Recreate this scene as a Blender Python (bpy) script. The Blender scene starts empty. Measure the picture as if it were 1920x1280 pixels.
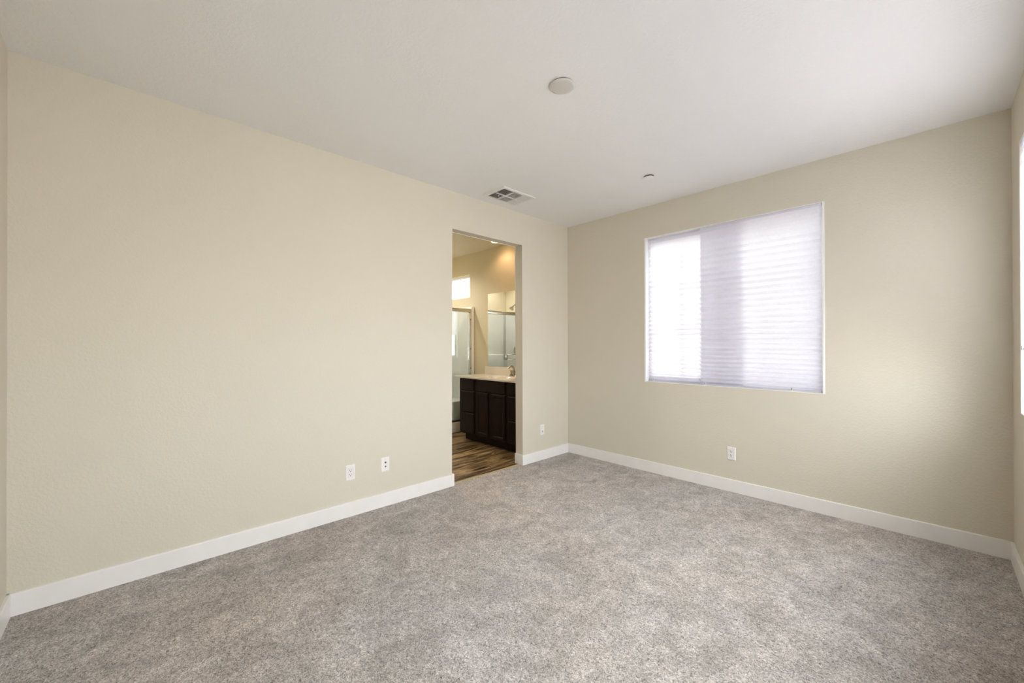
import bpy, bmesh, math, random
from mathutils import Vector, Matrix

random.seed(7)
SC = bpy.context.scene
COL = SC.collection
PI = math.pi

# ------------------------------------------------------------------ camera
F_PX, YAW, PITCH, ROLL, SHIFT_PX = 751.8, 0.8108, 0.0031, -0.002, 3.84
CAM = Vector((3.0896, -3.8793, 1.3098))
fwd = Vector((-math.sin(YAW) * math.cos(PITCH), math.cos(YAW) * math.cos(PITCH), math.sin(PITCH)))
rgt = Vector((math.cos(YAW), math.sin(YAW), 0))
upv = rgt.cross(fwd)
r2 = rgt * math.cos(ROLL) + upv * math.sin(ROLL)
u2 = -rgt * math.sin(ROLL) + upv * math.cos(ROLL)
cd = bpy.data.cameras.new('camera')
cam = bpy.data.objects.new('camera', cd)
COL.objects.link(cam)
cd.sensor_fit = 'HORIZONTAL'
cd.sensor_width = 36
cd.lens = F_PX / 1920 * 36
cd.shift_y = SHIFT_PX / 1920
cd.clip_start = 0.02
m = Matrix((r2, u2, -fwd)).transposed().to_4x4()
m.translation = CAM
cam.matrix_world = m
SC.camera = cam

# ------------------------------------------------------------------ world (bright hazy sky, sunlit ground below)
SKY, GLOW = 2.15, 19.5
W = bpy.data.worlds.new('sky')
SC.world = W
W.use_nodes = True
wn, wl = W.node_tree.nodes, W.node_tree.links
wn.clear()
w_out = wn.new('ShaderNodeOutputWorld')
w_bg = wn.new('ShaderNodeBackground')
w_tc = wn.new('ShaderNodeTexCoord')
w_sep = wn.new('ShaderNodeSeparateXYZ')
w_ramp = wn.new('ShaderNodeValToRGB')
w_map = wn.new('ShaderNodeMapRange')
w_map.inputs['From Min'].default_value = -1
w_ramp.color_ramp.elements[0].position = 0.42
w_ramp.color_ramp.elements[0].color = (0.80, 0.77, 0.72, 1)
w_ramp.color_ramp.elements[1].position = 0.56
w_ramp.color_ramp.elements[1].color = (0.93, 0.96, 1.0, 1)
wl.new(w_tc.outputs['Generated'], w_sep.inputs[0])
wl.new(w_sep.outputs['Z'], w_map.inputs['Value'])
wl.new(w_map.outputs['Result'], w_ramp.inputs['Fac'])
wl.new(w_ramp.outputs['Color'], w_bg.inputs['Color'])
# the sun stands behind haze on the side of the right-hand windows: a broad bright area of sky
w_nrm = wn.new('ShaderNodeVectorMath')
w_nrm.operation = 'NORMALIZE'
w_dot = wn.new('ShaderNodeVectorMath')
w_dot.operation = 'DOT_PRODUCT'
w_dot.inputs[1].default_value = Vector((.92, -.04, .32)).normalized()
w_glow = wn.new('ShaderNodeMapRange')
w_glow.interpolation_type = 'SMOOTHSTEP'
w_glow.inputs['From Min'].default_value = .22
w_glow.inputs['From Max'].default_value = .98
w_glow.inputs['To Min'].default_value = SKY
w_glow.inputs['To Max'].default_value = SKY + GLOW
wl.new(w_tc.outputs['Generated'], w_nrm.inputs[0])
wl.new(w_nrm.outputs[0], w_dot.inputs[0])
wl.new(w_dot.outputs['Value'], w_glow.inputs['Value'])
wl.new(w_glow.outputs['Result'], w_bg.inputs['Strength'])
wl.new(w_bg.outputs[0], w_out.inputs[0])

SC.view_settings.view_transform = 'Standard'
SC.view_settings.look = 'None'
SC.view_settings.gamma = 1
SC.view_settings.use_curve_mapping = False
SC.view_settings.exposure = 0.25
SC.cycles.max_bounces = 16
SC.cycles.diffuse_bounces = 10
SC.cycles.glossy_bounces = 8
SC.cycles.transmission_bounces = 10
SC.cycles.transparent_max_bounces = 16
SC.cycles.caustics_reflective = True

def portal(name, loc, rot, sx, sy):
    l = bpy.data.lights.new(name, 'AREA')
    l.shape = 'RECTANGLE'
    l.size, l.size_y = sx, sy
    l.cycles.is_portal = True
    o = bpy.data.objects.new(name, l)
    o.location, o.rotation_euler = loc, rot
    COL.objects.link(o)
    return o

# window openings (metres; corner between doorway wall and window wall is the origin)
RW, RL, H = 3.419, 4.314, 2.743
WZ0, WZ1 = 0.924, 2.415
BWX = (1.012, 2.511)                     # window in the back wall
RWY = ((-1.83, -0.33), (-3.55, -2.05))   # two windows in the right wall; the second is unseen and brings in extra light
SWX, SWZ = (-2.60, -1.955), (2.055, 2.42)  # small window above the shower
EXT = 0.16
portal('back_window_daylight', ((BWX[0] + BWX[1]) / 2, EXT + .01, (WZ0 + WZ1) / 2), (-PI / 2, 0, 0), 1.5, 1.5)
for a, b in RWY:
    portal('right_window_daylight', (RW + EXT + .01, (a + b) / 2, (WZ0 + WZ1) / 2), (0, PI / 2, 0), 1.5, 1.5)
BLY = (-2.9, -1.9)                        # unseen side window added to brighten the bathroom
portal('bathroom_added_daylight', (-2.72 - .12, -2.4, 1.7), (0, -PI / 2, 0), 1.2, 1.0)
portal('bathroom_window_daylight', ((SWX[0] + SWX[1]) / 2, EXT + .01, (SWZ[0] + SWZ[1]) / 2), (-PI / 2, 0, 0), .65, .37)

# ------------------------------------------------------------------ materials
def new_mat(name):
    mt = bpy.data.materials.new(name)
    mt.use_nodes = True
    nt = mt.node_tree
    return mt, nt, nt.nodes['Principled BSDF'], nt.nodes['Material Output']

def coords(nt, scale=(1, 1, 1)):
    tc = nt.nodes.new('ShaderNodeTexCoord')
    mp = nt.nodes.new('ShaderNodeMapping')
    mp.inputs['Scale'].default_value = scale
    nt.links.new(tc.outputs['Object'], mp.inputs['Vector'])
    return mp.outputs['Vector']

def noise(nt, vec, scale, detail=2, rough=.5, dist=0):
    n = nt.nodes.new('ShaderNodeTexNoise')
    n.inputs['Scale'].default_value = scale
    n.inputs['Detail'].default_value = detail
    n.inputs['Roughness'].default_value = rough
    n.inputs['Distortion'].default_value = dist
    nt.links.new(vec, n.inputs['Vector'])
    return n.outputs['Fac']

def ramp(nt, fac, stops):
    r = nt.nodes.new('ShaderNodeValToRGB')
    els = r.color_ramp.elements
    while len(els) < len(stops):
        els.new(.5)
    for e, (p, c) in zip(els, stops):
        e.position, e.color = p, (*c, 1)
    nt.links.new(fac, r.inputs['Fac'])
    return r.outputs['Color']

def mixc(nt, a, b, fac, mode='MIX'):
    n = nt.nodes.new('ShaderNodeMix')
    n.data_type = 'RGBA'
    n.blend_type = mode
    for s, v in ((n.inputs[0], fac), (n.inputs[6], a), (n.inputs[7], b)):
        if hasattr(v, 'is_output'):
            nt.links.new(v, s)
        elif isinstance(v, tuple):
            s.default_value = (*v, 1)
        else:
            s.default_value = v
    return n.outputs[2]

def bump(nt, bsdf, h, strength, dist):
    b = nt.nodes.new('ShaderNodeBump')
    b.inputs['Strength'].default_value = strength
    b.inputs['Distance'].default_value = dist
    nt.links.new(h, b.inputs['Height'])
    nt.links.new(b.outputs['Normal'], bsdf.inputs['Normal'])

def plain(name, col, rough=.5, metal=0.0, spec=.5, bumpy=None):
    mt, nt, bs, _ = new_mat(name)
    bs.inputs['Roughness'].default_value = rough
    bs.inputs['Metallic'].default_value = metal
    bs.inputs['Specular IOR Level'].default_value = spec
    v = coords(nt)
    n = noise(nt, v, 9, 3)
    d = tuple(c * .96 for c in col)
    nt.links.new(ramp(nt, n, [(.3, d), (.7, col)]), bs.inputs['Base Color'])
    if bumpy:
        bump(nt, bs, noise(nt, v, bumpy[0], 2), bumpy[1], bumpy[2])
    return mt

def drywall(name, col, scale, strength, dist):
    mt, nt, bs, _ = new_mat(name)
    bs.inputs['Roughness'].default_value = .62
    bs.inputs['Specular IOR Level'].default_value = .3
    v = coords(nt)
    nt.links.new(ramp(nt, noise(nt, v, 1.3, 3), [(.3, tuple(c * .98 for c in col)), (.7, col)]), bs.inputs['Base Color'])
    n1 = noise(nt, v, scale, 3, .55, .3)
    h = ramp(nt, n1, [(.42, (0, 0, 0)), (.62, (1, 1, 1))])
    bump(nt, bs, h, strength, dist)
    return mt

M = {}
M['wall'] = drywall('beige_orange_peel_paint', (.632, .588, .49), 70, .32, .002)
M['ceiling'] = drywall('white_orange_peel_paint', (.785, .78, .775), 60, .32, .002)
M['bath_wall'] = drywall('bathroom_beige_warm_light_paint', (.655, .585, .405), 70, .32, .002)  # golden tint of the warm light put into the wall colour
M['bath_ceiling'] = drywall('bathroom_ceiling_warm_light_paint', (.70, .655, .52), 60, .6, .003)  # same warm light tint put into the ceiling colour
M['trim'] = plain('white_trim_paint', (.80, .785, .76), .32)
M['vinyl'] = plain('white_vinyl', (.84, .84, .83), .35)
M['plastic'] = plain('white_plastic', (.80, .78, .755), .35)
M['ivory'] = plain('aged_ivory_plastic', (.60, .575, .53), .4)
M['slot'] = plain('dark_slot', (.03, .028, .026), .6)
M['vent_white'] = plain('white_vent_enamel', (.74, .73, .71), .4)
M['duct'] = plain('dark_duct', (.05, .045, .038), .8)
M['chrome'] = plain('chrome', (.75, .75, .74), .08, 1)
M['nickel'] = plain('brushed_nickel', (.46, .42, .35), .28, 1)
M['faucet_metal'] = plain('polished_nickel', (.50, .46, .40), .12, 1)
M['header'] = plain('satin_brushed_metal', (.66, .60, .47), .24, 1)
M['counter'] = plain('cream_cultured_marble', (.74, .69, .60), .18, spec=.6)
M['surround'] = plain('cream_shower_acrylic', (.79, .785, .75), .25)
M['mirror'] = plain('mirror_silver', (.88, .89, .88), .0, 1)
M['blackseal'] = plain('black_seal', (.02, .02, .02), .5)
M['strip'] = plain('tan_transition_strip', (.45, .36, .20), .45)

def carpet():
    mt, nt, bs, _ = new_mat('frieze_carpet')
    bs.inputs['Roughness'].default_value = .95
    bs.inputs['Specular IOR Level'].default_value = .1
    v = coords(nt)
    fine = noise(nt, v, 105, 3, .62, 1.6)
    med = noise(nt, v, 48, 2, .6, 1.0)
    nap = noise(nt, v, 5.6, 6, .64, 1.3)  # brushed-pile shading put into the colour as random patches
    nap2 = noise(nt, coords(nt, (1.0, .45, 1)), 4.5, 5, .66, 1.2)
    tone = noise(nt, v, .9, 2)
    yarn = ramp(nt, fine, [(.30, (.15, .125, .105)), (.43, (.355, .322, .298)), (.53, (.535, .497, .466)), (.67, (.73, .69, .655))])
    m2 = ramp(nt, med, [(.35, (.90, .90, .90)), (.65, (1.09, 1.09, 1.09))])
    n1 = ramp(nt, nap, [(.36, (.855, .85, .84)), (.50, (.98, .98, .98)), (.58, (1.08, 1.08, 1.08)), (.67, (1.18, 1.18, 1.18))])
    n2 = ramp(nt, nap2, [(.38, (.90, .90, .895)), (.62, (1.08, 1.08, 1.08))])
    t = ramp(nt, tone, [(.35, (1.02, .985, .955)), (.65, (.985, 1.0, 1.02))])
    c = mixc(nt, yarn, m2, 1.0, 'MULTIPLY')
    c = mixc(nt, c, n1, 1.0, 'MULTIPLY')
    c = mixc(nt, c, n2, 1.0, 'MULTIPLY')
    c = mixc(nt, c, t, 1.0, 'MULTIPLY')
    nt.links.new(c, bs.inputs['Base Color'])
    bump(nt, bs, fine, .75, .012)
    return mt
M['carpet'] = carpet()

def planks():
    mt, nt, bs, _ = new_mat('wood_look_vinyl_planks')
    bs.inputs['Roughness'].default_value = .38
    v = coords(nt)
    # planks run along y: swap axes so that the brick rows run along y
    mp = nt.nodes.new('ShaderNodeMapping')
    mp.inputs['Rotation'].default_value = (0, 0, PI / 2)
    nt.links.new(v, mp.inputs['Vector'])
    bk = nt.nodes.new('ShaderNodeTexBrick')
    bk.offset = .37
    bk.inputs['Scale'].default_value = 1
    bk.inputs['Brick Width'].default_value = 1.2
    bk.inputs['Row Height'].default_value = .18
    bk.inputs['Mortar Size'].default_value = .0015
    bk.inputs['Color1'].default_value = (0, 0, 0, 1)
    bk.inputs['Color2'].default_value = (1, 1, 1, 1)
    bk.inputs['Mortar'].default_value = (.5, .5, .5, 1)
    nt.links.new(mp.outputs[0], bk.inputs['Vector'])
    grain = noise(nt, coords(nt, (7, 1.0, 1)), 1.7, 7, .66, 1.8)
    fine = noise(nt, coords(nt, (60, 3, 1)), 4, 3)
    base = ramp(nt, grain, [(.37, (.025, .013, .005)), (.47, (.13, .078, .032)), (.55, (.30, .20, .095)), (.66, (.47, .35, .19))])
    c = mixc(nt, base, ramp(nt, fine, [(.3, (.82, .82, .82)), (.7, (1.1, 1.1, 1.1))]), 1.0, 'MULTIPLY')
    c = mixc(nt, c, ramp(nt, bk.outputs['Color'], [(0, (.72, .70, .68)), (1, (1.12, 1.10, 1.06))]), 1.0, 'MULTIPLY')
    c = mixc(nt, c, (.03, .02, .012), bk.outputs['Fac'])
    nt.links.new(c, bs.inputs['Base Color'])
    bump(nt, bs, grain, .15, .002)
    return mt
M['planks'] = planks()

def espresso():
    mt, nt, bs, _ = new_mat('espresso_stained_wood')
    bs.inputs['Roughness'].default_value = .36
    bs.inputs['Specular IOR Level'].default_value = .16
    g = noise(nt, coords(nt, (14, 14, 1.6)), 3, 5, .6, .8)
    nt.links.new(ramp(nt, g, [(.3, (.006, .0028, .002)), (.6, (.016, .0062, .004)), (.8, (.038, .014, .008))]), bs.inputs['Base Color'])
    bump(nt, bs, g, .08, .001)
    return mt
M['espresso'] = espresso()

def thin_glass(name, tint, boost=1.0):
    mt, nt, bs, out = new_mat(name)
    nt.nodes.remove(bs)
    tr = nt.nodes.new('ShaderNodeBsdfTransparent')
    tr.inputs['Color'].default_value = (*tint, 1)
    gl = nt.nodes.new('ShaderNodeBsdfGlossy')
    gl.inputs['Roughness'].default_value = 0.0
    # reflectance that rises towards grazing angles, the same from both sides of the thin pane
    lw = nt.nodes.new('ShaderNodeLayerWeight')
    lw.inputs['Blend'].default_value = .5
    pw = nt.nodes.new('ShaderNodeMath')
    pw.operation = 'POWER'
    pw.inputs[1].default_value = 4.0
    nt.links.new(lw.outputs['Facing'], pw.inputs[0])
    mu = nt.nodes.new('ShaderNodeMapRange')
    mu.inputs['To Min'].default_value = .045 * boost
    mu.inputs['To Max'].default_value = .95
    nt.links.new(pw.outputs[0], mu.inputs['Value'])
    mx = nt.nodes.new('ShaderNodeMixShader')
    nt.links.new(mu.outputs[0], mx.inputs[0])
    nt.links.new(tr.outputs[0], mx.inputs[1])
    nt.links.new(gl.outputs[0], mx.inputs[2])
    nt.links.new(mx.outputs[0], out.inputs['Surface'])
    return mt
M['glass'] = thin_glass('window_glass', (.95, .97, .96))
M['shower_glass'] = thin_glass('shower_glass', (.90, .93, .92), 1.8)

def paper():
    mt, nt, bs, out = new_mat('white_pleated_paper')
    nt.nodes.remove(bs)
    v = coords(nt)
    n = noise(nt, v, 60, 3)
    c = ramp(nt, n, [(.3, (.785, .775, .83)), (.7, (.815, .805, .86))])
    d = nt.nodes.new('ShaderNodeBsdfDiffuse')
    t = nt.nodes.new('ShaderNodeBsdfTranslucent')
    nt.links.new(c, d.inputs['Color'])
    nt.links.new(c, t.inputs['Color'])
    mx = nt.nodes.new('ShaderNodeMixShader')
    mx.inputs[0].default_value = .38
    nt.links.new(d.outputs[0], mx.inputs[1])
    nt.links.new(t.outputs[0], mx.inputs[2])
    nt.links.new(mx.outputs[0], out.inputs['Surface'])
    return mt
M['paper'] = paper()

def lamp_mat(name, col, s):
    mt, nt, bs, out = new_mat(name)
    bs.inputs['Emission Color'].default_value = (*col, 1)
    bs.inputs['Emission Strength'].default_value = s
    bs.inputs['Base Color'].default_value = (.8, .8, .8, 1)
    return mt
M['lamp'] = lamp_mat('warm_lamp_lens', (1, .62, .34), 14)

# ------------------------------------------------------------------ mesh helpers (all take world coordinates)
def box(bm, a, b, bev=0, seg=2):
    x0, y0, z0 = (min(p, q) for p, q in zip(a, b))
    x1, y1, z1 = (max(p, q) for p, q in zip(a, b))
    v = [bm.verts.new(p) for p in ((x0, y0, z0), (x1, y0, z0), (x1, y1, z0), (x0, y1, z0),
                                   (x0, y0, z1), (x1, y0, z1), (x1, y1, z1), (x0, y1, z1))]
    fs = [bm.faces.new([v[i] for i in f]) for f in ((3, 2, 1, 0), (4, 5, 6, 7), (0, 1, 5, 4), (1, 2, 6, 5), (2, 3, 7, 6), (3, 0, 4, 7))]
    if bev:
        es = {e for f in fs for e in f.edges}
        bmesh.ops.bevel(bm, geom=list(es), offset=bev, segments=seg, affect='EDGES', profile=.5)

def lathe(bm, c, prof, axis='z', n=40, sign=1):
    """prof: list of (radius, height) along axis from c"""
    rings = []
    for r, h in prof:
        ring = []
        for i in range(n):
            a = 2 * PI * i / n
            u, w = r * math.cos(a), r * math.sin(a)
            p = {'z': (u, w, h * sign), 'y': (u, h * sign, w), 'x': (h * sign, u, w)}[axis]
            ring.append(bm.verts.new(Vector(c) + Vector(p)))
        rings.append(ring)
    for a, b in zip(rings, rings[1:]):
        for i in range(n):
            bm.faces.new((a[i], a[(i + 1) % n], b[(i + 1) % n], b[i]))
    bm.faces.new(rings[0])
    bm.faces.new(rings[-1])

def tube(bm, pts, r, n=14):
    pts = [Vector(p) for p in pts]
    rs = r if isinstance(r, (list, tuple)) else [r] * len(pts)
    rings = []
    ref = None
    for i, p in enumerate(pts):
        t = (pts[min(i + 1, len(pts) - 1)] - pts[max(i - 1, 0)]).normalized()
        if ref is None:
            ref = Vector((0, 0, 1)) if abs(t.z) < .9 else Vector((1, 0, 0))
        a = t.cross(ref).normalized()
        b = t.cross(a).normalized()
        rings.append([bm.verts.new(p + rs[i] * (a * math.cos(2 * PI * k / n) + b * math.sin(2 * PI * k / n))) for k in range(n)])
    for a, b in zip(rings, rings[1:]):
        for k in range(n):
            bm.faces.new((a[k], a[(k + 1) % n], b[(k + 1) % n], b[k]))
    bm.faces.new(rings[0])
    bm.faces.new(rings[-1])

def prism(bm, poly, axis, t0, t1):
    """extrude a 2-D polygon along axis; the poly's coordinates are the other two axes in order"""
    def P(a, b, t):
        return {'x': (t, a, b), 'y': (a, t, b), 'z': (a, b, t)}[axis]
    A = [bm.verts.new(P(a, b, t0)) for a, b in poly]
    B = [bm.verts.new(P(a, b, t1)) for a, b in poly]
    n = len(poly)
    bm.faces.new(A)
    bm.faces.new(B)
    for i in range(n):
        bm.faces.new((A[i], A[(i + 1) % n], B[(i + 1) % n], B[i]))

def wall_with_holes(bm, axis, t0, t1, us, vs, holes):
    """slab perpendicular to axis, cells on the grid us x vs, holes = set of (i, j) left open"""
    def P(u, v, t):
        return {'x': (t, u, v), 'y': (u, t, v)}[axis]
    nu, nv = len(us), len(vs)
    V = {}
    for k, t in enumerate((t0, t1)):
        for i in range(nu):
            for j in range(nv):
                V[k, i, j] = bm.verts.new(P(us[i], vs[j], t))
    def solid(i, j):
        return 0 <= i < nu - 1 and 0 <= j < nv - 1 and (i, j) not in holes
    for i in range(nu - 1):
        for j in range(nv - 1):
            if not solid(i, j):
                continue
            for k in (0, 1):
                bm.faces.new((V[k, i, j], V[k, i + 1, j], V[k, i + 1, j + 1], V[k, i, j + 1]))
            for di, dj, a, b in ((-1, 0, (i, j), (i, j + 1)), (1, 0, (i + 1, j), (i + 1, j + 1)), (0, -1, (i, j), (i + 1, j)), (0, 1, (i, j + 1), (i + 1, j + 1))):
                if not solid(i + di, j + dj):
                    bm.faces.new((V[0, a[0], a[1]], V[0, b[0], b[1]], V[1, b[0], b[1]], V[1, a[0], a[1]]))
    lo = [v for v in bm.verts if not v.link_faces]
    for v in lo:
        bm.verts.remove(v)

def obj(name, bm, mat, parent=None, smooth=False, origin=None):
    bmesh.ops.recalc_face_normals(bm, faces=bm.faces[:])
    off = Vector(origin) if origin is not None else (world_of(parent) if parent else Vector((0, 0, 0)))
    bmesh.ops.translate(bm, verts=bm.verts[:], vec=-off)
    me = bpy.data.meshes.new(name)
    bm.to_mesh(me)
    bm.free()
    me.materials.append(M[mat])
    if smooth:
        for p in me.polygons:
            p.use_smooth = True
        try:
            me.set_sharp_from_angle(angle=math.radians(38))
        except Exception:
            pass
    o = bpy.data.objects.new(name, me)
    COL.objects.link(o)
    if parent:
        o.parent = parent
        o.location = off - world_of(parent)
    else:
        o.location = off
    return o

def world_of(o):
    p = Vector(o.location)
    while o.parent:
        o = o.parent
        p += o.location
    return p

def thing(name, label, cat, loc, group=None):
    o = bpy.data.objects.new(name, None)
    o.empty_display_size = .05
    COL.objects.link(o)
    o.location = loc
    return tag(o, label, cat, group)

def tag(o, label, cat, group=None):
    o['label'], o['category'] = label, cat
    if group:
        o['group'] = group
    return o

def struct(name, bm, mat, parent=None, smooth=False):
    o = obj(name, bm, mat, parent, smooth)
    if not parent:
        o['kind'] = 'structure'
    return o

def B():
    return bmesh.new()

# ------------------------------------------------------------------ bedroom shell
WT = .112                                   # doorway wall thickness
DY0, DY1, DZ = -1.713, -.784, 2.40         # doorway
bm = B()
prism(bm, [(-.03, -RL), (RW, -RL), (RW, 0), (-.03 + .03, 0), (0, DY1), (-.03, DY1), (-.03, DY0), (0, DY0), (0, -RL)][1:], 'z', -.03, 0)
struct('floor', bm, 'carpet')
bm = B(); box(bm, (-.0, -RL - .3, H), (RW + .3, .3, H + .1)); struct('ceiling', bm, 'ceiling')

bm = B()
prism(bm, [(-RL, 0), (DY0, 0), (DY0, DZ), (DY1, DZ), (DY1, 0), (0, 0), (0, H), (-RL, H)], 'x', -WT, 0)
# softly rounded drywall corners around the opening
es = []
for e in bm.edges:
    a, b = e.verts
    mid = (a.co + b.co) / 2
    on_face = abs(a.co.x - b.co.x) < 1e-6
    if on_face and ((abs(mid.y - DY0) < 1e-4 or abs(mid.y - DY1) < 1e-4) and mid.z < DZ or abs(mid.z - DZ) < 1e-4):
        es.append(e)
bmesh.ops.bevel(bm, geom=es, offset=.006, segments=3, affect='EDGES', profile=.5)
struct('wall_left', bm, 'wall')

bm = B()
wall_with_holes(bm, 'y', 0, EXT, [0, BWX[0], BWX[1], RW + EXT], [0, WZ0, WZ1, H], {(1, 1)})
struct('wall_back', bm, 'wall')
bm = B()
ys = [-RL - EXT, RWY[1][0], RWY[1][1], RWY[0][0], RWY[0][1], 0]
wall_with_holes(bm, 'x', RW, RW + EXT, ys, [0, WZ0, WZ1, H], {(1, 1), (3, 1)})
struct('wall_right', bm, 'wall')
bm = B(); box(bm, (-WT, -RL - .12, 0), (RW, -RL, H)); struct('wall_front', bm, 'wall')

# unseen wall added outside to block sky glow from the back window
bm = B(); box(bm, (2.95, EXT, -.2), (3.12, 1.9, 3.1)); struct('wall_glow_blocker', bm, 'wall')

# baseboards with an eased top edge
BH, BT = .109, .014
def base_run(name, axis, t0, t1, face, sgn):
    """profile extruded along axis; face = wall plane, sgn = direction into the room"""
    a, b = face, face + sgn * BT
    e = .004
    prof = [(a, 0), (b, 0), (b, BH - e), (b - sgn * e * .3, BH - e * .3), (b - sgn * e, BH), (a, BH)]
    bm = B()
    prism(bm, prof, axis, t0, t1)
    return bm
bm = base_run('l', 'y', -RL, DY0 + BT, 0, 1)
box(bm, (-WT, DY0, 0), (0, DY0 + BT, BH))
struct('baseboard_left', bm, 'trim')
bm = base_run('l', 'y', DY1 - BT, 0, 0, 1)
box(bm, (-WT, DY1 - BT, 0), (0, DY1, BH))
struct('baseboard_doorway', bm, 'trim')
bm = base_run('b', 'x', 0, RW, 0, -1)
struct('baseboard_back', bm, 'trim')
bm = base_run('r', 'y', -RL, 0, RW, -1)
struct('baseboard_right', bm, 'trim')
bm = base_run('f', 'x', 0, RW, -RL, 1)
struct('baseboard_front', bm, 'trim')
bm = B(); box(bm, (-.058, DY0 + BT, -.02), (-.03, DY1 - BT, .004), .002); struct('trim_1', bm, 'strip')

# ------------------------------------------------------------------ windows
def window(name, axis, u0, u1, v0, v1, tin, tout, cols, rows, bar=.018, slider=True, liner=None):
    """vinyl window set between wall depths tin..tout; axis is the wall's normal"""
    def bx(bm, a, b, c, d, s, t, bev=.003):
        if axis == 'y':
            box(bm, (a, s, c), (b, t, d), bev)
        else:
            box(bm, (s, a, c), (t, b, d), bev)
    fw = .034 if slider else .025
    bm = B()
    bx(bm, u0, u0 + fw, v0, v1, tin, tout)
    bx(bm, u1 - fw, u1, v0, v1, tin, tout)
    bx(bm, u0 + fw, u1 - fw, v0, v0 + fw, tin, tout)
    bx(bm, u0 + fw, u1 - fw, v1 - fw, v1, tin, tout)
    root = struct(name, bm, 'vinyl')
    if liner is not None:
        w = .015
        bm = B()
        bx(bm, u0, u0 + w, v0, v1, liner, tin, .002)
        bx(bm, u1 - w, u1, v0, v1, liner, tin, .002)
        bx(bm, u0 + w, u1 - w, v0 - .0, v0 + .007, liner, tin, .002)
        bx(bm, u0 + w, u1 - w, v1 - .007, v1, liner, tin, .002)
        struct('jamb_liner', bm, 'vinyl', root)
    um = (u0 + u1) / 2
    tm = (tin + tout) / 2
    halves = [(u0 + fw, um), (um, u1 - fw)] if slider else [(u0 + fw, u1 - fw)]
    for i, (a, b) in enumerate(halves):
        s = tm - .02 + .02 * i if slider else tm - .01
        sw = .032 if slider else .008
        bm = B()
        bx(bm, a, a + sw, v0 + fw, v1 - fw, s, s + .018)
        bx(bm, b - sw, b, v0 + fw, v1 - fw, s, s + .018)
        bx(bm, a + sw, b - sw, v0 + fw, v0 + fw + sw, s, s + .018)
        bx(bm, a + sw, b - sw, v1 - fw - sw, v1 - fw, s, s + .018)
        struct('sash', bm, 'vinyl', root)
        bm = B()
        A, Bb, Cc, D = a + sw, b - sw, v0 + fw + sw, v1 - fw - sw
        for k in range(1, cols):
            u = A + (Bb - A) * k / cols
            bx(bm, u - bar / 2, u + bar / 2, Cc, D, s + .005, s + .013, 0)
        for k in range(1, rows):
            w = Cc + (D - Cc) * k / rows
            bx(bm, A, Bb, w - bar / 2, w + bar / 2, s + .0045, s + .0125, 0)
        struct('grille', bm, 'vinyl', root)
        bm = B()
        t = s + .016
        q = [(A, Cc), (Bb, Cc), (Bb, D), (A, D)]
        bm.faces.new([bm.verts.new((u, t, w) if axis == 'y' else (t, u, w)) for u, w in q])
        struct('glass_pane', bm, 'glass', root)
    return root
window('window_1', 'y', BWX[0], BWX[1], WZ0, WZ1, .078, .130, 2, 3, liner=-.002)
window('window_2', 'x', RWY[0][0], RWY[0][1], WZ0, WZ1, RW + .078, RW + .130, 2, 3, liner=RW - .002)
window('window_3', 'x', RWY[1][0], RWY[1][1], WZ0, WZ1, RW + .078, RW + .130, 2, 3, liner=RW - .002)

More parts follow.
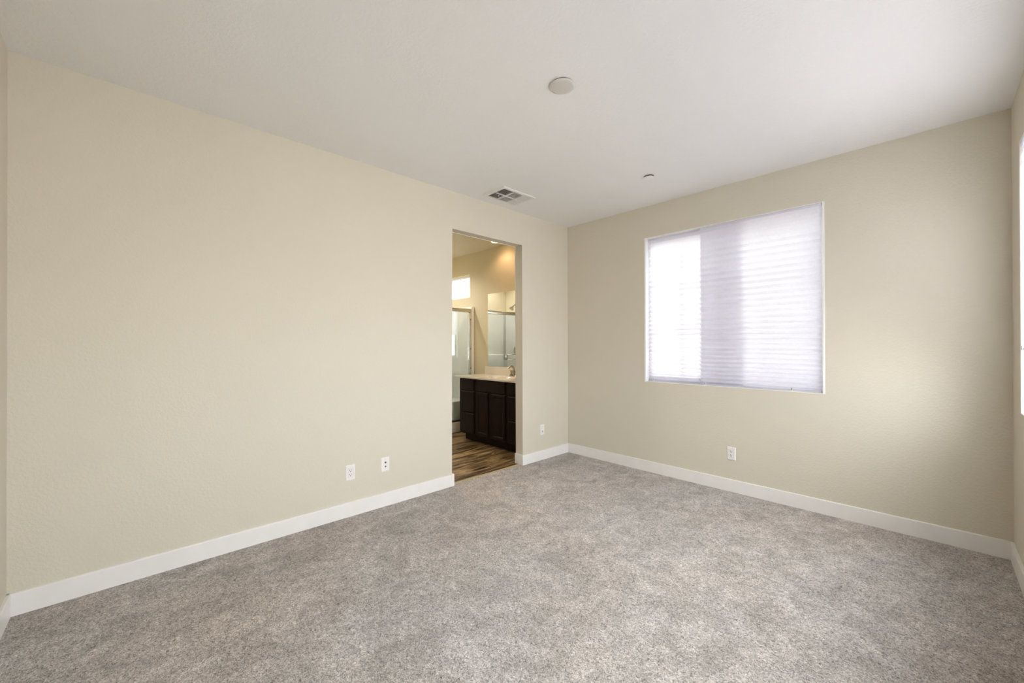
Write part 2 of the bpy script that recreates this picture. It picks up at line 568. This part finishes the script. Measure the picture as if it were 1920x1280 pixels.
# temporary pleated paper shades
def shade(label, axis, u0, u1, ztop, zbot, depth, p0, p1, clips, sgn=1, bunch=None):
    """depth: front plane of the folds; sgn: direction out of the room"""
    loc = ((u0 + u1) / 2, depth, zbot) if axis == 'y' else (depth, (u0 + u1) / 2, zbot)
    root = thing('pleated_shade', label, 'window shade', loc, 'paper shades on the windows')
    half = .0295
    zs = [ztop - .018]
    k = 0
    stop = zbot + (bunch[0] if bunch else .016)
    while zs[-1] > stop:
        f = (ztop - zs[-1]) / (ztop - zbot)
        p = p0 + (p1 - p0) * f ** 1.6
        p *= 1 + random.uniform(-.03, .03)
        zs.append(zs[-1] - p / 2)
        k += 1
    if bunch:
        while zs[-1] > zbot + .012:
            zs.append(zs[-1] - .0045)
    else:
        zs[-1] = max(zs[-1], zbot + .012)
    bm = B()
    nu = 24
    rows = []
    for i, z in enumerate(zs):
        hgt = zs[i - 1] - z if i else zs[0] - zs[1]
        amp = math.sqrt(max(half ** 2 - hgt ** 2, 1e-5))
        amp = min(amp, .030)
        row = []
        for j in range(nu + 1):
            u = u0 + (u1 - u0) * j / nu
            wob = .0005 * math.sin(j * .7 + i * .31) + .0004 * math.sin(i * 1.7)
            t = depth + sgn * ((amp if i % 2 else 0) + .004 + wob)
            row.append(bm.verts.new((u, t, z + wob * .6) if axis == 'y' else (t, u, z + wob * .6)))
        rows.append(row)
    for a, b in zip(rows, rows[1:]):
        for j in range(nu):
            bm.faces.new((a[j], a[j + 1], b[j + 1], b[j]))
    obj('pleated_paper', bm, 'paper', root)
    bm = B()
    d0, d1 = depth, depth + sgn * .030
    if axis == 'y':
        box(bm, (u0, d0, ztop - .018), (u1, d1, ztop), .002)
    else:
        box(bm, (d0, u0, ztop - .018), (d1, u1, ztop), .002)
    obj('adhesive_strip', bm, 'paper', root)
    bm = B()
    for k in range(3):
        za, zb_ = zbot + .004 * k, zbot + .004 * k + .0032
        if axis == 'y':
            box(bm, (u0, d0, za), (u1, d1, zb_))
        else:
            box(bm, (d0, u0, za), (d1, u1, zb_))
    obj('bottom_folds', bm, 'paper', root)
    for u in clips:
        bm = B()
        zc = zbot
        s = sgn
        w = .009
        prof = [(depth + s * .012, zc - .0005), (depth - s * .004, zc - .0005), (depth - s * .007, zc + .006), (depth - s * .007, zc + .024),
                (depth - s * .004, zc + .026), (depth - s * .003, zc + .022), (depth - s * .0035, zc + .008), (depth - s * .001, zc + .003), (depth + s * .012, zc + .003)]
        if axis == 'y':
            prism(bm, prof, 'x', u - w, u + w)
        else:
            prism(bm, [(a, b) for a, b in prof], 'y', u - w, u + w)
        c = obj('clip', bm, 'plastic', root)
        c['label'] = 'small white plastic clip'
        bm = B()
        if axis == 'y':
            box(bm, (u - .002, depth - s * .0082, zc + .007), (u + .002, depth - s * .0066, zc + .023))
        else:
            box(bm, (depth - s * .0082, u - .002, zc + .007), (depth - s * .0066, u + .002, zc + .023))
        obj('clip_slot', bm, 'slot', c)
    return root
shade('white pleated paper shade on the left of the back window, behind the other shade', 'y',
      1.034, 1.944, WZ1 - .008, WZ0 + .008, .042, .057, .034, (1.092, 1.884))
shade('white pleated paper shade on the right half of the back window, overlapping in front', 'y',
      1.575, 2.489, WZ1 - .008, WZ0 + .008, .004, .057, .034, (1.618, 2.295))
shade('white pleated paper shade half raised in the right wall window at the photo edge', 'x',
      RWY[0][0] + .017, RWY[0][1] - .017, WZ1 - .008, 1.275, RW + .001, .056, .045, (-.42, -1.1, -1.7), 1, (.03,))
shade('white pleated paper shade half raised for extra light in the unseen window beside the camera', 'x',
      RWY[1][0] + .017, RWY[1][1] - .017, WZ1 - .008, 1.62, RW + .001, .056, .045, (-2.2, -2.8, -3.4), 1, (.03,))  # raised higher to brighten the room from out of view

# ------------------------------------------------------------------ wall plates
PW, PH = .071, .116
def plate_xf(pos, normal):
    """local (u across, d out of wall, z) -> world"""
    if normal == 'x':
        return lambda u, d, z: (pos[0] + d, pos[1] + u, pos[2] + z)
    return lambda u, d, z: (pos[0] + u, pos[1] - d, pos[2] + z)

def pbox(bm, X, u0, u1, d0, d1, z0, z1, bev=0):
    box(bm, X(u0, d0, z0), X(u1, d1, z1), bev)

def plate_face(root, X):
    bm = B()
    w, h = PW / 2, PH / 2
    lv = [[X(u, 0, z) for u, z in ((-w, -h), (w, -h), (w, h), (-w, h))],
          [X(u, .0035, z) for u, z in ((-w, -h), (w, -h), (w, h), (-w, h))],
          [X(u, .0065, z) for u, z in ((-w + .006, -h + .006), (w - .006, -h + .006), (w - .006, h - .006), (-w + .006, h - .006))]]
    vs = [[bm.verts.new(p) for p in r] for r in lv]
    for a, b in zip(vs, vs[1:]):
        for i in range(4):
            bm.faces.new((a[i], a[(i + 1) % 4], b[(i + 1) % 4], b[i]))
    bm.faces.new(vs[0]); bm.faces.new(vs[-1])
    return obj('wall_plate', bm, 'plastic', root)

def outlet(label, pos, normal):
    root = thing('electrical_outlet', label, 'outlet', pos)
    X = plate_xf(pos, normal)
    plate_face(root, X)
    bm = B(); pbox(bm, X, -.0175, .0175, .0055, .0075, -.034, .034, .0008)
    rec = obj('receptacle', bm, 'plastic', root)
    bm = B(); pbox(bm, X, -.0182, .0182, .0050, .0067, -.0347, .0347)
    obj('shadow_gap', bm, 'duct', root)
    for zc in (.0165, -.0165):
        bm = B()
        pbox(bm, X, -.0084, -.0050, .0070, .0078, zc - .001, zc + .0090)
        pbox(bm, X, .0050, .0082, .0070, .0078, zc, zc + .0084)
        pbox(bm, X, -.0034, .0034, .0070, .0078, zc - .0105, zc - .0042, .0006)
        obj('socket_slots', bm, 'slot', rec)
    return root
outlet('white duplex outlet low on the long left wall, left of the cable plate', (0, -2.659, .333), 'x')
outlet('white duplex outlet low on the window wall, below the window', (1.843, 0, .338), 'y')

root = thing('cable_plate', 'white cable jack plate low on the left wall between outlet and doorway', 'wall plate', (0, -2.375, .337))
X = plate_xf((0, -2.375, .337), 'x')
plate_face(root, X)
for z, r in ((.017, .0062), (-.016, .0055)):
    bm = B(); lathe(bm, X(0, .006, z), [(r + .002, 0), (r + .002, .002), (r, .0022), (r, .006), (r * .55, .006)], 'x', 20)
    j = obj('jack', bm, 'nickel', root, True)
    bm = B(); lathe(bm, X(0, .0115, z), [(r * .92, 0), (r * .92, .001)], 'x', 16)
    obj('jack_hole', bm, 'slot', j)
for z in (.042, -.036):
    bm = B()
    lathe(bm, X(0, .006, z), [(.0032, 0), (.003, .0012), (.001, .0016)], 'x', 14)
    obj('screw', bm, 'nickel', root, True)

root = thing('data_plate', 'white wall plate low between the bathroom doorway and the room corner', 'wall plate', (0, -.472, .340))
X = plate_xf((0, -.472, .340), 'x')
plate_face(root, X)
bm = B(); pbox(bm, X, -.017, .017, .0055, .0078, -.0335, .0335, .001)
ins = obj('insert', bm, 'plastic', root)
bm = B(); pbox(bm, X, -.0178, .0178, .0050, .0067, -.0343, .0343)
obj('shadow_gap', bm, 'duct', root)
bm = B(); pbox(bm, X, -.006, .006, .0070, .0082, -.024, -.012)
obj('jack_hole', bm, 'slot', ins)

# ------------------------------------------------------------------ ceiling fittings
root = thing('ceiling_cover_plate', 'round white domed cover plate in the middle of the bedroom ceiling', 'ceiling cover', (1.68, -2.155, H))
bm = B(); lathe(bm, (1.68, -2.155, H), [(.062, 0), (.062, .004), (.068, .005), (.0695, .008), (.066, .012), (.058, .015), (.050, .016), (.02, .0163), (.002, .0163)], 'z', 64, -1)
obj('cover', bm, 'ivory', root, True)
bm = B(); lathe(bm, (1.68, -2.155, H), [(.064, 0), (.064, .0035)], 'z', 48, -1)
obj('gasket', bm, 'duct', root, True)

root = thing('sprinkler_cover', 'small round white sprinkler cover on the ceiling near the back window', 'sprinkler cover', (1.42, -.676, H))
bm = B(); lathe(bm, (1.42, -.676, H), [(.042, .009), (.0435, .0095), (.0435, .0115), (.042, .012), (.002, .0122)], 'z', 48, -1)
obj('cover_disc', bm, 'plastic', root, True)
bm = B(); lathe(bm, (1.42, -.676, H), [(.041, 0), (.041, .003), (.038, .0095)], 'z', 32, -1)
obj('cup', bm, 'slot', root, True)

# supply register above the doorway
VX0, VX1, VY0, VY1 = .122, .422, -1.437, -1.022
root = thing('ceiling_vent', 'white louvered air vent in the ceiling above the bathroom doorway', 'vent', ((VX0 + VX1) / 2, (VY0 + VY1) / 2, H))
bm = B()
b0, b1 = .035, .008
lv = [(0, 0), (.0, -.004), (.006, -.009), (b0 - .004, -.009), (b0, -.004), (b0, -.001)]
rows = []
for off, dz in lv:
    rows.append([bm.verts.new((x, y, H + dz)) for x, y in ((VX0 + off, VY0 + off), (VX1 - off, VY0 + off), (VX1 - off, VY1 - off), (VX0 + off, VY1 - off))])
for a, b in zip(rows, rows[1:]):
    for i in range(4):
        bm.faces.new((a[i], a[(i + 1) % 4], b[(i + 1) % 4], b[i]))
obj('frame', bm, 'vent_white', root)
ix0, ix1, iy0, iy1 = VX0 + b0, VX1 - b0, VY0 + b0, VY1 - b0
bm = B(); box(bm, (ix0 - .002, iy0 - .002, H - .0015), (ix1 + .002, iy1 + .002, H - .0005))
obj('duct_opening', bm, 'duct', root)
L3 = (iy1 - iy0) / 3
xm = (ix0 + ix1) / 2
def slat(bm, a, b, along, lean, zc=H - .0095, w=.0150):
    """thin curved louvre from a to b; lean = signed sideways tilt"""
    th = .0022
    (x0, y0), (x1, y1) = a, b
    dx, dy = (1, 0) if along == 'y' else (0, 1)
    p = []
    for f in (-.5, 0, .5):
        off = lean * f * w * .9 + lean * .0012 * (1 - 4 * f * f)
        p.append((off, zc - f * w * .62))
    for (o0, z0), (o1, z1) in zip(p, p[1:]):
        for t in (0,):
            v = [bm.verts.new((x0 + dx * o0, y0 + dy * o0, z0)), bm.verts.new((x1 + dx * o0, y1 + dy * o0, z0)),
                 bm.verts.new((x1 + dx * o1, y1 + dy * o1, z1)), bm.verts.new((x0 + dx * o1, y0 + dy * o1, z1))]
            v2 = [bm.verts.new((q.co.x + dx * th, q.co.y + dy * th, q.co.z)) for q in v]
            bm.faces.new(v); bm.faces.new(v2[::-1])
            for i in range(4):
                bm.faces.new((v[i], v[(i + 1) % 4], v2[(i + 1) % 4], v2[i]))
def bank(x0, x1, y0, y1, along, lean, n):
    for k in range(n):
        f = (k + .5) / n
        bm = B()
        if along == 'x':
            y = y0 + (y1 - y0) * f
            slat(bm, (x0, y), (x1, y), 'x', lean)
        else:
            x = x0 + (x1 - x0) * f
            slat(bm, (x, y0), (x, y1), 'y', lean)
        obj('louver', bm, 'vent_white', root)
g = .004
for xa, xb in ((ix0, xm - g), (xm + g, ix1)):
    bank(xa, xb, iy0, iy0 + L3 - g, 'x', -1, 7)
    bank(xa, xb, iy1 - L3 + g, iy1, 'x', 1, 6)
bank(ix0, xm - g, iy0 + L3 + g, iy1 - L3 - g, 'y', .6, 8)
bank(xm + g, ix1, iy0 + L3 + g, iy1 - L3 - g, 'y', .6, 8)
bm = B()
box(bm, (xm - .002, iy0, H - .016), (xm + .002, iy1, H - .003))
for y in (iy0 + L3, iy1 - L3):
    box(bm, (ix0, y - .002, H - .016), (ix1, y + .002, H - .003))
obj('cross_bar', bm, 'vent_white', root)
bm = B()
tube(bm, [(xm - .03, iy0 + L3 * .5, H - .01), (xm - .03, iy0 + L3 * .5, H - .022)], .004, 10)
obj('damper_lever', bm, 'vent_white', root)

# ------------------------------------------------------------------ bathroom shell
BX0, BY0 = -2.72, -3.2
SY = -1.5                                   # shower's far end wall
SX = -1.86                                  # plane of the shower doors
bm = B()
prism(bm, [(BX0, BY0), (-WT, BY0), (-WT, DY0), (-.03, DY0), (-.03, DY1), (-WT, DY1), (-WT, 0), (BX0, 0)], 'z', -.03, -.002)
struct('floor_bathroom', bm, 'planks')
bm = B(); box(bm, (BX0 - .1, BY0 - .1, H), (-WT / 2, .16, H + .1)); struct('ceiling_bathroom', bm, 'bath_ceiling')
bm = B()
wall_with_holes(bm, 'y', 0, EXT, [BX0 - .1, SWX[0], SWX[1], 0], [0, SWZ[0], SWZ[1], H], {(1, 1)})
struct('wall_bathroom_back', bm, 'bath_wall')
bm = B()
wall_with_holes(bm, 'x', BX0 - .1, BX0, [BY0, BLY[0], BLY[1], 0], [0, 1.1, 2.3, H], {(1, 1)})
struct('wall_bathroom_left', bm, 'bath_wall')
bm = B(); box(bm, (BX0 - .1, BY0 - .1, 0), (-WT, BY0, H)); struct('wall_bathroom_front', bm, 'bath_wall')
bm = B(); box(bm, (BX0, SY - .12, 0), (SX + .03, SY, H)); struct('wall_bathroom_shower', bm, 'bath_wall')
window('window_4', 'y', SWX[0], SWX[1], SWZ[0], SWZ[1], .05, .10, 3, 2, .010, False)
window('added_window_5', 'x', BLY[0], BLY[1], 1.1, 2.3, BX0 - .09, BX0 - .04, 1, 1, .010, False)  # added out of view to let more daylight into the bathroom

# ------------------------------------------------------------------ vanity
VXL, VXR, VF = -1.475, -.114, -.545
CT = .855
root = thing('vanity_cabinet', 'dark espresso wood vanity cabinet with drawers and two doors in the bathroom', 'cabinet', ((VXL + VXR) / 2, -.28, 0))
bm = B()
box(bm, (VXL, VF, .10), (VXR, VF + .02, CT - .0005))
box(bm, (VXL, VF + .02, .10), (VXL + .018, -.002, CT - .0005))
box(bm, (VXR - .018, VF + .02, .10), (VXR, -.002, CT - .0005))
box(bm, (VXL + .018, VF + .02, .10), (VXR - .018, -.002, .118))
box(bm, (VXL + .018, -.012, .118), (VXR - .018, -.002, CT - .0005))
obj('body', bm, 'espresso', root)
bm = B(); box(bm, (VXL + .03, VF + .075, 0), (VXR, VF + .09, .10)); obj('toe_kick', bm, 'espresso', root)
def slab_front(name, x0, x1, z0, z1):
    bm = B()
    y0, y1, e = VF, VF - .020, .012
    r = [[(x0, y0, z0), (x1, y0, z0), (x1, y0, z1), (x0, y0, z1)],
         [(x0, y1 + .008, z0), (x1, y1 + .008, z0), (x1, y1 + .008, z1), (x0, y1 + .008, z1)],
         [(x0 + e, y1, z0 + e), (x1 - e, y1, z0 + e), (x1 - e, y1, z1 - e), (x0 + e, y1, z1 - e)]]
    vs = [[bm.verts.new(p) for p in q] for q in r]
    for a, b in zip(vs, vs[1:]):
        for i in range(4):
            bm.faces.new((a[i], a[(i + 1) % 4], b[(i + 1) % 4], b[i]))
    bm.faces.new(vs[-1]); bm.faces.new(vs[0])
    return obj(name, bm, 'espresso', root)
for x0, x1 in ((-1.462, -1.148), (-.486, -.172)):
    slab_front('drawer', x0, x1, .698, .842)
    slab_front('drawer', x0, x1, .400, .684)
    slab_front('drawer', x0, x1, .118, .386)
slab_front('false_drawer_front', -1.094, -.537, .698, .842)
for x0, x1 in ((-1.094, -.858), (-.788, -.537)):
    z0, z1, s = .118, .684, .046
    bm = B()
    y0, y1 = VF, VF - .019
    loops = [(0, y0), (0, y1 + .006), (.007, y1), (s - .018, y1), (s - .010, y1 + .003), (s, y1 + .013)]
    vs = []
    for o_, y in loops:
        vs.append([bm.verts.new(p) for p in ((x0 + o_, y, z0 + o_), (x1 - o_, y, z0 + o_), (x1 - o_, y, z1 - o_), (x0 + o_, y, z1 - o_))])
    for a, b in zip(vs, vs[1:]):
        for i in range(4):
            bm.faces.new((a[i], a[(i + 1) % 4], b[(i + 1) % 4], b[i]))
    d = obj('door', bm, 'espresso', root)
    bm = B(); box(bm, (x0 + s - .002, y0 + .0, z0 + s - .002), (x1 - s + .002, y1 + .013, z1 - s + .002)); obj('panel', bm, 'espresso', d)

# countertop with a moulded oval basin
root = thing('vanity_countertop', 'cream cultured marble countertop with basin and backsplash on the dark vanity', 'countertop', (-.84, -.29, CT))
CZ = .876
CXL, CXR, CYF, CYB = -1.578, -.1135, -.572, -.001
bcx, bcy, ba, bb = -.865, -.31, .225, .165
bm = B()
nx, ny = 72, 30
grid = []
for i in range(nx + 1):
    row = []
    for j in range(ny + 1):
        x = CXL + (CXR - CXL) * i / nx
        y = CYF + (CYB - CYF) * j / ny
        q = math.hypot((x - bcx) / ba, (y - bcy) / bb)
        z = CZ
        if q < 1:
            z = CZ - .115 * (1 - q ** 2.6) ** .8
        elif q < 1.1:
            z = CZ - .0015 * (1.1 - q) / .1
        row.append(bm.verts.new((x, y, z)))
    grid.append(row)
for i in range(nx):
    for j in range(ny):
        bm.faces.new((grid[i][j], grid[i + 1][j], grid[i + 1][j + 1], grid[i][j + 1]))
obj('top', bm, 'counter', root, True)
bm = B()
zb = CT
box(bm, (CXL, CYF, zb), (CXR, CYF + .02, CZ - .0005), .003)
box(bm, (CXL, CYF, zb), (CXL + .02, CYB, CZ - .0005), .003)
obj('edge', bm, 'counter', root)
bm = B(); box(bm, (-1.566, -.021, CZ - .001), (CXR, -.001, .990), .003); obj('backsplash', bm, 'counter', root)
bm = B(); lathe(bm, (bcx, bcy, CZ - .1145), [(.026, 0), (.026, .002), (.02, .004), (.005, .003)], 'z', 24); obj('drain', bm, 'chrome', root, True)

# faucet
FX, FY = -.865, -.085
root = thing('faucet', 'chrome two-handle faucet with arched spout on the vanity countertop', 'faucet', (FX, FY, CZ))
bm = B()
box(bm, (FX - .078, FY - .026, CZ + .0004), (FX + .078, FY + .026, CZ + .014), .007, 3)
obj('base', bm, 'faucet_metal', root, True)
bm = B()
pts, rs = [], []
for k in range(8):
    pts.append((FX, FY, CZ + .01 + .075 * k / 7)); rs.append(.018 - .003 * k / 7)
for k in range(1, 13):
    a = PI * k / 12 * .86
    pts.append((FX, FY - .055 + .055 * math.cos(a), CZ + .085 + .058 * math.sin(a))); rs.append(.015 - .002 * k / 12)
tube(bm, pts, rs, 16)
obj('spout', bm, 'faucet_metal', root, True)
for s in (-1, 1):
    hx = FX + s * .052
    bm = B(); lathe(bm, (hx, FY, CZ + .012), [(.023, 0), (.022, .008), (.016, .016), (.0145, .034), (.019, .052), (.020, .062), (.014, .071), (.003, .074)], 'z', 24)
    h_ = obj('handle', bm, 'faucet_metal', root, True)
    bm = B(); tube(bm, [(hx, FY, CZ + .074), (hx + s * .02, FY - .004, CZ + .080), (hx + s * .045, FY - .008, CZ + .082)], [.007, .0065, .0045], 12)
    obj('lever', bm, 'faucet_metal', h_, True)

# mirror
root = thing('vanity_mirror', 'large frameless wall mirror above the vanity backsplash reflecting the shower', 'mirror', (-.85, 0, .993))
bm = B(); box(bm, (-1.507, -.007, .992), (-.19, -.0005, 2.066)); obj('glass_backing', bm, 'counter', root)
bm = B(); bm.faces.new([bm.verts.new(p) for p in ((-1.5065, -.0074, .9925), (-.1905, -.0074, .9925), (-.1905, -.0074, 2.0655), (-1.5065, -.0074, 2.0655))])
obj('mirror_glass', bm, 'mirror', root)

# ------------------------------------------------------------------ shower
T = .058
root = thing('shower_surround', 'cream acrylic shower stall walls with corner bench behind the sliding glass', 'shower stall', ((SX + BX0) / 2, SY / 2, 0))
bm = B()
ST = 1.905
SF = SX + .025                              # front face of the stall flange
box(bm, (BX0 + .001, -T, .06), (SF, -.001, ST), .012, 3)
obj('end_panel', bm, 'surround', root, True)
bm = B(); box(bm, (BX0 + .001, SY + .001, .06), (SF, SY + T, ST), .012, 3); obj('end_panel', bm, 'surround', root, True)
bm = B()
box(bm, (BX0 + .001, SY + T, .06), (BX0 + .035, -T, ST), .006, 2)
box(bm, (BX0 + .03, SY + T, .06), (BX0 + .085, -T, 1.13), .02, 3)
obj('back_panel', bm, 'surround', root, True)
bm = B(); box(bm, (BX0 + .08, -.36, .06), (SX - .06, -T + .003, .455), .018, 3); obj('bench', bm, 'surround', root, True)
bm = B()
box(bm, (BX0 + .002, SY + .002, 0), (SX - .05, -.002, .07))
box(bm, (SX - .07, SY + .002, 0), (SX + .032, -.002, .158), .012, 3)
obj('pan', bm, 'counter', root, True)

root = thing('shower_door', 'sliding glass shower door with metal header and towel bar at the bathroom end', 'shower door', (SX, SY / 2, .158))
ya, yb = SY + T + .001, -T - .001
bm = B()
box(bm, (SX - .028, ya, 1.812), (SX + .026, yb, 1.866), .006, 3)
obj('header', bm, 'header', root, True)
bm = B(); box(bm, (SX - .028, ya, .158), (SX + .026, yb, .182), .003); obj('bottom_track', bm, 'blackseal', root)
for y0, y1 in ((yb - .03, yb), (ya, ya + .03)):
    bm = B(); box(bm, (SX - .022, y0, .182), (SX + .02, y1, 1.812), .004, 2); obj('jamb', bm, 'chrome', root, True)
bm = B()
for z in (.95, 1.25, 1.7):
    box(bm, (SX + .019, yb - .018, z - .012), (SX + .024, yb - .008, z + .012), .002)
obj('bumper', bm, 'slot', root)
ym = (ya + yb) / 2
OY = -.632                                  # outer panel's free edge
bm = B(); box(bm, (SX + .010, ya + .02, .186), (SX + .014, OY, 1.812)); outer = obj('glass_panel', bm, 'shower_glass', root)
bm = B(); box(bm, (SX - .015, OY - .08, .186), (SX - .009, yb - .02, 1.812)); obj('glass_panel', bm, 'shower_glass', root)
bm = B()
for z in (1.065, 1.145):
    box(bm, (SX + .045, ya + .12, z - .006), (SX + .057, OY - .01, z + .006), .003, 2)
for y in (OY - .03, ya + .14):
    box(bm, (SX + .015, y - .02, 1.06), (SX + .057, y + .02, 1.15), .003, 2)
obj('towel_bar', bm, 'nickel', outer, True)

shx = -2.36
root = thing('showerhead', 'chrome shower head on its arm seen in the mirror above the shower glass', 'shower head', (shx, SY, 2.05))
bm = B()
tube(bm, [(shx, SY + .002, 2.07), (shx, SY + .06, 2.075), (shx, SY + .11, 2.065), (shx, SY + .15, 2.035)], .0095, 14)
obj('arm', bm, 'nickel', root, True)
bm = B(); lathe(bm, (shx, SY + .001, 2.07), [(.03, 0), (.028, .006), (.012, .012)], 'y', 24); obj('escutcheon', bm, 'nickel', root, True)
bm = B()
d = Vector((0, .65, -.76)).normalized()
c0 = Vector((shx, SY + .15, 2.035))
tube(bm, [c0, c0 + d * .02, c0 + d * .03, c0 + d * .06, c0 + d * .072], [.014, .016, .02, .042, .043], 24)
obj('spray_head', bm, 'nickel', root, True)
root = thing('shower_valve', 'chrome shower valve handle on the stall end wall seen in the mirror', 'shower valve', (shx, SY + T, 1.2))
bm = B(); lathe(bm, (shx, SY + T, 1.2), [(.085, 0), (.083, .006), (.04, .012), (.026, .016), (.024, .05), (.012, .055)], 'y', 40); obj('trim_plate', bm, 'nickel', root, True)
bm = B(); tube(bm, [(shx, SY + T + .045, 1.2), (shx + .02, SY + T + .05, 1.235), (shx + .04, SY + T + .055, 1.285)], [.012, .01, .007], 12); obj('lever', bm, 'nickel', root, True)

# ------------------------------------------------------------------ recessed lights over the vanity, and two unseen ones added for brightness
def downlight(label, x, y, watts, col=(1, .68, .40)):
    root = thing('recessed_downlight', label, 'ceiling light', (x, y, H), 'recessed ceiling lights in the bathroom')
    bm = B()
    lathe_ring(bm, x, y, .068, .095)
    obj('trim_ring', bm, 'plastic', root, True)
    bm = B(); lathe(bm, (x, y, H - .0005), [(.066, 0), (.066, .003), (.04, .006), (.002, .007)], 'z', 40, -1)
    obj('lens', bm, 'lamp', root, True)
    l = bpy.data.lights.new('lamp_bulb', 'SPOT')
    l.energy = watts
    l.color = col
    l.spot_size = math.radians(150)
    l.spot_blend = .6
    l.shadow_soft_size = .06
    o = bpy.data.objects.new('lamp_bulb', l)
    o.parent = root
    o.location = (0, 0, -.015)
    COL.objects.link(o)
def lathe_ring(bm, x, y, ri, ro):
    prof = [(ri, 0), (ri, .004), (ro - .006, .006), (ro, .003), (ro, 0)]
    n = 48
    rings = [[bm.verts.new((x + r * math.cos(2 * PI * k / n), y + r * math.sin(2 * PI * k / n), H - h)) for k in range(n)] for r, h in prof]
    for a, b in zip(rings, rings[1:]):
        for k in range(n):
            bm.faces.new((a[k], a[(k + 1) % n], b[(k + 1) % n], b[k]))
downlight('round recessed ceiling light over the vanity, just under the doorway head', -1.093, -.20, 7.5, (1, .68, .46))
downlight('round recessed ceiling light over the vanity, hidden behind the doorway head', -.58, -.20, 8.5, (1, .66, .45))
downlight('added unseen round ceiling light over the middle of the bathroom floor', -1.15, -1.55, 62, (1, .84, .60))  # unseen lamp added to brighten the bathroom
downlight('added unseen round ceiling light over the shower stall', -2.28, -.80, 60, (1, .98, .96))  # unseen lamp added to brighten the shower interior
